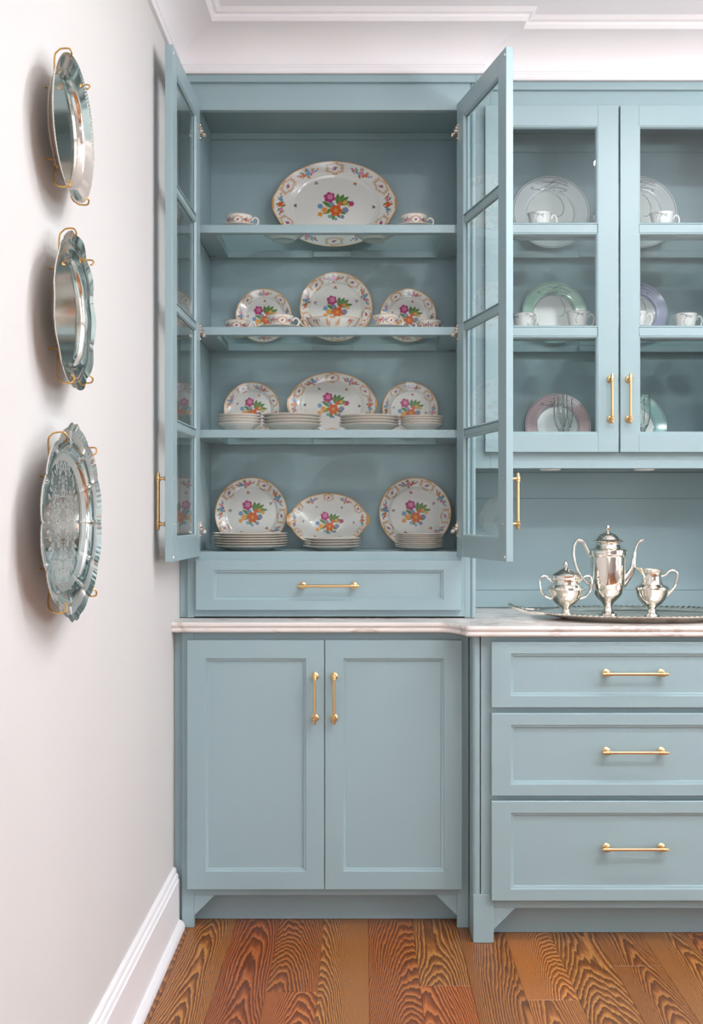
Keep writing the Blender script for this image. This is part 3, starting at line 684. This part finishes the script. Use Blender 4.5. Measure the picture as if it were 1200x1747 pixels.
def cup_floral(U, Z, hgt, rim):
    Pn = np.stack([U, Z], 1); col = np.tile(WHITE, (len(U), 1)); L = 2*PI*rim; zc = hgt*.60; s = hgt*.26
    for k in range(-4, 5):
        u = (k)*L/8; 
        if k % 2: cluster(Pn, col, u, zc, s*1.2, 0, k)
        else: cartouche(Pn, col, u, zc, s*1.15, 0)
    return col
def cup_mono(U, Z, hgt, rim):
    Pn = np.stack([U/rim, Z/hgt], 1); col = np.tile(np.array(lin((232, 230, 228))), (len(U), 1)); g = np.array(lin((120, 122, 130)))
    for c0 in (-1.9, -.3, 1.5):
        for pts in ([(c0-.7, .82), (c0-.3, .92), (c0+.2, .80), (c0+.7, .86)], [(c0-.5, .72), (c0-.1, .86), (c0+.4, .76), (c0+.6, .7)], [(c0+.3, .84), (c0-.1, .74), (c0-.2, .5), (c0-.05, .38), (c0+.08, .46)]):
            line(Pn, col, pts, .018, g)
    return col
sau = dish(.073, .073, .011, .42, 18, 120, plain((206, 172, 130)), th=.0022)
sau_w = dish(.070, .070, .013, .42, 18, 96, plain((150, 152, 158)), th=.0022)
def saucer(x, y, z, label, me=sau, group=None): return tag(ob('saucer', me, None, (x, y, z+.0004)), label, 'saucer', group)
CR, CH = .0435, .046
spec = [(408, 3.31, SH[0], 'floral teacup at the left end of the top shelf', 'saucer under the teacup at the left end of the top shelf'),
        (707, 3.31, SH[0], 'floral teacup at the right end of the top shelf', 'saucer under the teacup at the right end of the top shelf'),
        (404, 3.40, SH[1], 'floral teacup set back at the far left of the second shelf', 'saucer under the far left teacup of the second shelf'),
        (478, 3.31, SH[1], 'floral teacup near the shelf edge before the left standing plate of the second shelf', 'saucer under the second shelf teacup nearest left of centre'),
        (659, 3.31, SH[1], 'floral teacup near the shelf edge right of the sauce dish', 'saucer under the second shelf teacup right of the sauce dish'),
        (732, 3.40, SH[1], 'floral teacup set back at the far right of the second shelf', 'saucer under the far right teacup of the second shelf')]
first = None
for k, (px, y, z, lb, sl) in enumerate(spec):
    x = X_(px, y); saucer(x, y, z, sl, group='floral saucers')
    loc = (x, y, z+.0036)
    if first is None: first = teacup('teacup', lb, CR, CH, cup_floral, loc, 0, 'floral teacups')
    else: dup(first, loc, lb, rot=(0, 0, -.25+.18*k if z == SH[1] else 0.1))
# two shallow bowls lying low on the top shelf, seen through its glass
bw = dish(.069, .069, .022, .60, 16, 96, plain((206, 172, 130)), th=.0022)
tag(ob('fruit_bowl', bw, None, (X_(484, 3.41), 3.41, SH[0]+.0004)), 'shallow bowl behind the shelf edge left of the largest platter, seen from below', 'bowl')
tag(ob('fruit_bowl', bw, None, (X_(639, 3.41), 3.41, SH[0]+.0004)), 'shallow bowl behind the shelf edge right of the largest platter, seen from below', 'bowl')
# sauce dish on stand, second shelf
ul = dish(.125, .075, .012, .6, 20, 140, plain((206, 172, 130)), th=.0024)
tag(ob('underplate', ul, None, (X_(569, 3.37), 3.37, SH[1]+.0004)), 'oval underplate beneath the sauce dish on the second shelf', 'plate')
sd_ = thing('sauce_dish', 'low oval floral sauce dish with two ear handles in front of the middle plate', 'dish', (X_(569, 3.37), 3.37, SH[1]+.0034))
mb = MB().lathe([(0, 0.002), (.45, .002), (.48, 0), (.52, 0), (.54, .006), (.70, .014), (.86, .026), (.96, .037), (1.0, .045), (1.03, .048), (1.0, .0475), (.94, .038), (.8, .026), (.5, .009), (0, .006)], 140, None, 1, 1)
vv = np.array(mb.v); U = np.arctan2(vv[:, 1], vv[:, 0]); sc_ = np.array([.084, .056, 1.]); pc = cup_floral(U*.075, vv[:, 2]-.004, .048, .075)
inn = np.arange(len(vv)) > 1+9*140; pc[inn] = WHITE; pc[vv[:, 2] > .0474] = GOLD; vv[:, :2] *= sc_[:2]
ob('bowl', mesh('bowl', vv.tolist(), mb.f, 'china', colors=pc, ang=60), sd_)
for sg in (-1, 1):
    hb = MB().tube(spline([(sg*.080, 0, .030), (sg*.092, 0, .046), (sg*.104, 0, .047), (sg*.106, 0, .036), (sg*.094, 0, .026), (sg*.070, 0, .020)], 5), .003, 8)
    ob('handle', mesh('handle', hb.v, hb.f, 'china', colors=np.tile(GOLD*.5+WHITE*.5, (len(hb.v), 1))), sd_)

# modern china in the right cabinet
big = dish(.130, .130, .016, .60, 60, 280, mono((214, 218, 220)))
def mplate(rgb, r=.1085): return dish(r, r, .015, .62, 54, 260, mono(rgb))
stand('dinner_plate', big, 939, 2.128, .130, .016, 'pale grey swirl plate standing at the left of the top shelf behind glass', 'plate', yb=UB)
stand('dinner_plate', big, 1088, 2.128, .130, .016, 'pale grey swirl plate standing on the top shelf behind the right glazed door', 'plate', yb=UB)
stand('accent_plate', mplate((178, 212, 196)), 945, 1.809, .1085, .015, 'green-rimmed swirl plate standing on the middle shelf', 'plate', yb=UB)
stand('accent_plate', mplate((172, 178, 204)), 1083, 1.809, .1085, .015, 'lavender-rimmed swirl plate standing on the middle shelf', 'plate', yb=UB)
stand('accent_plate', mplate((214, 186, 188), .111), 951, UD, .111, .015, 'pink-rimmed swirl plate standing at the bottom of the cabinet behind a flute', 'plate', yb=UB)
stand('accent_plate', mplate((166, 212, 208), .111), 1080, UD, .111, .015, 'mint-rimmed swirl plate standing at the bottom of the cabinet behind the right door', 'plate', yb=UB)
mspec = [(921, 3.33, 2.128, 'white swirl teacup before the large plate left of the door seam', 0, 0),
         (1032, 3.35, 2.128, 'white swirl teacup on the top shelf mostly hidden by the door stile', .1, 0),
         (1130, 3.33, 2.128, 'white swirl teacup on the top shelf behind the right glazed door', 0, 0),
         (895, 3.345, 1.809, 'white swirl teacup left of the green-rimmed plate', -.9, 0),
         (986, 3.34, 1.809, 'white swirl teacup on two saucers right of the green-rimmed plate', .15, 1),
         (1084, 3.34, 1.809, 'white swirl teacup on two saucers in front of the lavender-rimmed plate', .1, 1),
         (1170, 3.345, 1.809, 'white swirl teacup right of the lavender-rimmed plate', .1, 0)]
first = None
for k, (px, y, z, lb, rz_, two) in enumerate(mspec):
    x = X_(px, y); tag(ob('saucer', sau_w, None, (x, y, z+.0004)), ('lower ' if two else '')+'saucer under the '+lb.replace('mostly hidden', 'hidden'), 'saucer', 'white saucers')
    if two: tag(ob('saucer', sau_w, None, (x, y, z+.0062)), 'upper saucer under the '+lb, 'saucer', 'white saucers')
    loc = (x, y, z+.0040+.0058*two)
    if first is None: first = teacup('teacup', lb, .039, .063, cup_mono, loc, 0, 'white swirl teacups')
    else: dup(first, loc, lb, rot=(0, 0, rz_))
fm = MB().lathe([(0, 0), (.030, 0), (.031, .001), (.024, .003), (.008, .006), (.0042, .012), (.0038, .040), (.0045, .070), (.008, .080), (.016, .096), (.022, .118), (.0235, .140), (.0225, .165), (.021, .182), (.0215, .192), (.0203, .192), (.0196, .182), (.0212, .165), (.0222, .140), (.0208, .119), (.0148, .098), (.006, .086), (0, .084)], 16)
fme = mesh('champagne_flute', fm.v, fm.f, 'crystal', ang=20)
for px, y, lb in ((957, 3.36, 'cut crystal champagne flute in front of the pink-rimmed plate'), (966, 3.43, 'cut crystal champagne flute just behind the front flute by the pink-rimmed plate'),
                  (1098, 3.36, 'cut crystal champagne flute in front of the mint-rimmed plate'), (1089, 3.43, 'cut crystal champagne flute partly hidden behind the flute by the mint-rimmed plate')):
    tag(ob('champagne_flute', fme, None, (X_(px, y), y, UD+.0004)), lb, 'glass', 'crystal champagne flutes')

# ---------------------------------------------------------------- silver coffee service
KS = 1/1565.7
def sil(prof, n=64, mat='silver'):
    return MB().lathe([(r*KS, (545-y)*KS) for r, y in prof], n)
TZ = .9143
tr_cx, tr_y = X_(1092, 3.19), 3.19
def beadshape(x, y, z, r, an):
    if r > .975: g = .0014*(1+np.cos(an*110)); z = z+g
    return x, y, z
def tray_z(r):
    if r < .78: return .006
    if r < .86: u = (r-.78)/.08; return .006+.007*u*u*(3-2*u)
    return .013+.009*((r-.86)/.14)
trd = thing('serving_tray', 'large oval silver serving tray with handles on the marble counter', 'tray', (tr_cx, tr_y, TZ))
ob('tray_plate', dish(.325, .195, .022, .80, 40, 660, None, mat='silver', shape=beadshape, zf=tray_z), trd)
for sg in (-1, 1):
    pts = [(sg*.300, -.060, .020), (sg*.345, -.055, .024), (sg*.385, -.030, .034), (sg*.400, 0, .042), (sg*.385, .030, .034), (sg*.345, .055, .024), (sg*.300, .060, .020)]
    MB().tube(spline(pts, 6), .0055, 10).ob('handle', 'silver', trd)
SZ = TZ+.0065
py = 3.24
def holl(name, label, px, y): return thing(name, label, 'pot', (X_(px, y), y, SZ))
cp = holl('coffee_pot', 'tall silver coffee pot with curved spout and domed lid in the middle of the tray', 1037.5, 3.25)
sil([(0, 545), (45, 545), (44, 540), (34, 533), (24, 520), (21, 505), (26, 494), (32, 484), (52, 466), (68, 445), (77, 415), (82, 380), (85, 320), (86, 262), (93, 258), (95, 252), (93, 246), (95, 238), (94, 230), (86, 225), (66, 223), (60, 214), (57, 203)]).ob('body', 'silver', cp)
sil([(57, 203), (60, 196), (74, 191), (75, 186), (70, 182), (56, 178), (50, 168), (40, 156), (26, 148), (12, 145), (6, 140), (10, 130), (12, 122), (8, 112), (3, 105), (0, 103)]).ob('lid', 'silver', cp)
q2 = lambda x, y, cx: ((x-cx)*KS, 0, (545-y)*KS)
MB().tube([q2(*p, 735) for p in [tuple(v) for v in spline([(652, 262), (636, 232), (618, 196), (598, 182), (578, 194), (568, 232), (574, 290), (592, 340), (622, 378), (664, 412)], 6)]], 8*KS, 12).ob('handle', 'silver', cp)
sp2 = spline([(800, 400), (822, 372), (846, 340), (860, 310), (864, 270), (872, 225), (888, 192), (908, 182)], 6); nn = len(sp2)
MB().tube([q2(v[0], v[1], 735) for v in sp2], [(26-19*min(1, k/nn*1.6))*KS for k in range(nn)], 14).ob('spout', 'silver', cp)
sg_ = holl('sugar_bowl', 'silver lidded sugar bowl with two loop handles left of the coffee pot', 965.5, 3.215)
sil([(0, 545), (38, 545), (36, 540), (26, 533), (20, 524), (18, 514), (24, 504), (48, 488), (66, 466), (78, 440), (82, 425), (87, 418), (86, 408), (74, 402), (62, 396), (59, 384), (62, 370)]).ob('body', 'silver', sg_)
sil([(62, 370), (65, 366), (66, 352), (60, 343), (44, 334), (28, 324), (14, 318), (6, 314), (9, 304), (10, 296), (6, 286), (0, 278)]).ob('lid', 'silver', sg_)
for s in (-1, 1):
    MB().tube([(s*v[0]*KS, 0, (545-v[1])*KS) for v in spline([(60, 386), (72, 376), (92, 356), (116, 356), (126, 380), (120, 420), (100, 450), (70, 464)], 6)], 6*KS, 10).ob('handle', 'silver', sg_)
cr = holl('cream_jug', 'silver cream jug with one loop handle right of the coffee pot', 1112.5, 3.22)
def lip(p, a):
    f = max(0., math.cos(a-PI))**3; zt_ = p[2]/KS; k = max(0., (zt_-185)/45)
    return (p[0]-f*k*36*KS, p[1]*(1-.25*f*k), p[2]+f*k*16*KS)
MB().lathe([(r*KS, (545-y)*KS) for r, y in [(0, 545), (38, 545), (36, 540), (26, 533), (20, 524), (18, 514), (26, 504), (48, 488), (64, 466), (75, 440), (79, 424), (82, 418), (81, 408), (70, 402), (52, 394), (44, 376), (42, 356), (46, 336), (52, 322), (50, 322), (44, 336), (39, 358), (42, 380), (60, 410), (50, 470), (0, 490)]], 64, fn=lip).ob('body', 'silver', cr)
MB().tube([(v[0]*KS, 0, (545-v[1])*KS) for v in spline([(46, 356), (62, 350), (82, 332), (108, 328), (124, 348), (118, 386), (98, 424), (72, 452)], 6)], 6.5*KS, 10).ob('handle', 'silver', cr)

# ---------------------------------------------------------------- silver trays on the left wall
def hang(name, me, y, z, label, off=.022):
    return tag(ob(name, me, None, (WX+off, y, z), (PI/2, 0, PI/2)), label, 'tray')
def z1(r):
    if r < .74: return .003
    if r < .80: u = (r-.74)/.06; return .003+.010*u*u*(3-2*u)
    return .013+.011*((r-.8)/.2)
def sh1(x, y, z, r, an):
    if r > .97: z = z+.0004*(1+np.cos(an*120))
    return x, y, z
hang('round_tray', dish(.132, .127, .02, .76, 50, 540, None, mat='silver', shape=sh1, zf=z1), 1.876, 1.925, 'round silver tray with beaded rim, highest on the white wall')
def z2(r):
    if r < .68: return .003
    if r < .76: u = (r-.68)/.08; return .003+.008*u*u*(3-2*u)
    if r < .9: return .011+.005*math.sin((r-.76)/.14*PI/2)
    return .016+.006*((r-.9)/.1)
def sh2(x, y, z, r, an):
    g = np.abs(np.cos(an*5))**.6*.045-.02
    k = max(0., (r-.7)/.3)**1.5; f = 1+g*k; z = z+.0015*k*np.cos(an*10); return x*f, y*f, z
hang('scalloped_tray', dish(.132, .140, .02, .7, 56, 480, None, mat='silver', shape=sh2, zf=z2), 1.893, 1.600, 'silver tray with gently scalloped rim, middle one on the white wall')
def z3(r):
    if r < .70: return .003
    if r < .77: u = (r-.70)/.07; return .003+.010*u*u*(3-2*u)
    if r < .9: return .013+.004*math.sin((r-.77)/.13*PI)
    return .014+.010*((r-.9)/.1)
def sh3(x, y, z, r, an):
    k = max(0., (r-.68)/.32)**1.2; lob = np.abs(np.sin(an*6))**.6*.055-.025; pt = .07*np.exp(-((np.abs(np.sin(an))-1)/.012)**2)
    f = 1+(lob+pt)*k; rid = np.exp(-(np.sin(an*6)/.18)**2); kk = math.exp(-((r-.86)/.08)**2)
    z = z+.004*rid*kk+(0.0003*np.cos(an*96) if r > .94 else 0); return x*f, y*f, z
def engr(X, Y, rho):
    Pn = np.stack([np.abs(X), Y], 1); m = np.zeros(len(X), bool); g = random.Random(5)
    for k in range(150):
        ux = abs(g.gauss(0, .055)); uy = g.uniform(-.105, .105)
        if (ux/.092)**2+(uy/.115)**2 > 1: continue
        s = g.uniform(.004, .010); dx_ = Pn[:, 0]-ux; dy_ = Pn[:, 1]-uy; d = np.hypot(dx_, dy_); th = np.arctan2(dy_, dx_)+g.uniform(0, 6)
        m |= (np.abs(d-s*(.35+.65*((th % (2*PI))/(2*PI)))) < .0011)
    for k in range(46):
        a = k/46*2*PI; ux, uy = .086*math.cos(a), .112*math.sin(a)
        if ux < -.001: continue
        L = .014+.006*math.sin(k*2.4); dx_ = Pn[:, 0]-ux*.93; dy_ = Pn[:, 1]-uy*.93; u = dx_*math.cos(a)+dy_*math.sin(a); v = -dx_*math.sin(a)+dy_*math.cos(a)
        m |= (u > 0) & (u < L) & (np.abs(v) < .0032*np.sin(np.clip(u/L, 0, 1)*PI)**.7)
    inside = (Pn[:, 0]/.080)**2+(Pn[:, 1]/.105)**2 < 1; core = (Pn[:, 0]/.03)**2+(Pn[:, 1]/.05)**2 < 1
    hat = inside & ~core & (np.sin(Pn[:, 0]*1400)*np.sin(Pn[:, 1]*1400) > .15)
    v_ = np.clip(m.astype(float)+.45*hat+.2*(inside & ~core), 0, 1)*(rho < .69)
    return np.stack([v_, v_, v_], 1)
hang('engraved_tray', dish(.190, .166, .022, .70, 90, 560, engr, mat='engraved', shape=sh3, zf=z3), 1.868, 1.217, 'silver tray with engraved centre and lobed rim, lowest on the white wall', .024)
def hanger(y, z, ry, rz, back, rise, label, angs):
    mb = MB(); x0 = WX+back-.0035; inner = []
    for a in angs:
        ca, sa = math.cos(a), math.sin(a)
        def q(k, xx): return (x0+xx, y+k*ry*ca, z+k*rz*sa)
        inner.append(q(.55, 0))
        mb.tube(spline([q(.55, 0), q(.93, .004), q(1.02, .012), q(1.045, rise*.6), q(1.045, rise), q(1.0, rise+.004), q(.96, rise+.003), q(.94, rise-.001)], 5), .0016, 8)
    mb.tube(inner, .0016, 8, closed=True)
    for p in inner: mb.tube([(WX+.0005, p[1], p[2]), p], .0016, 8)
    tag(mb.ob('plate_hanger', 'wire'), label, 'hanger')
hanger(1.876, 1.925, .132, .127, .022, .031, 'gold wire hanger gripping the rim of the round beaded tray', (1.95, 1.0, -1.05, -2.0))
hanger(1.893, 1.600, .132, .140, .022, .031, 'gold wire hanger gripping the rim of the scalloped tray', (1.85, .9, -.95, -1.95))
hanger(1.868, 1.217, .190, .166, .024, .034, 'gold wire hanger with large hooks gripping the engraved tray', (2.05, .95, -.95, -2.05))
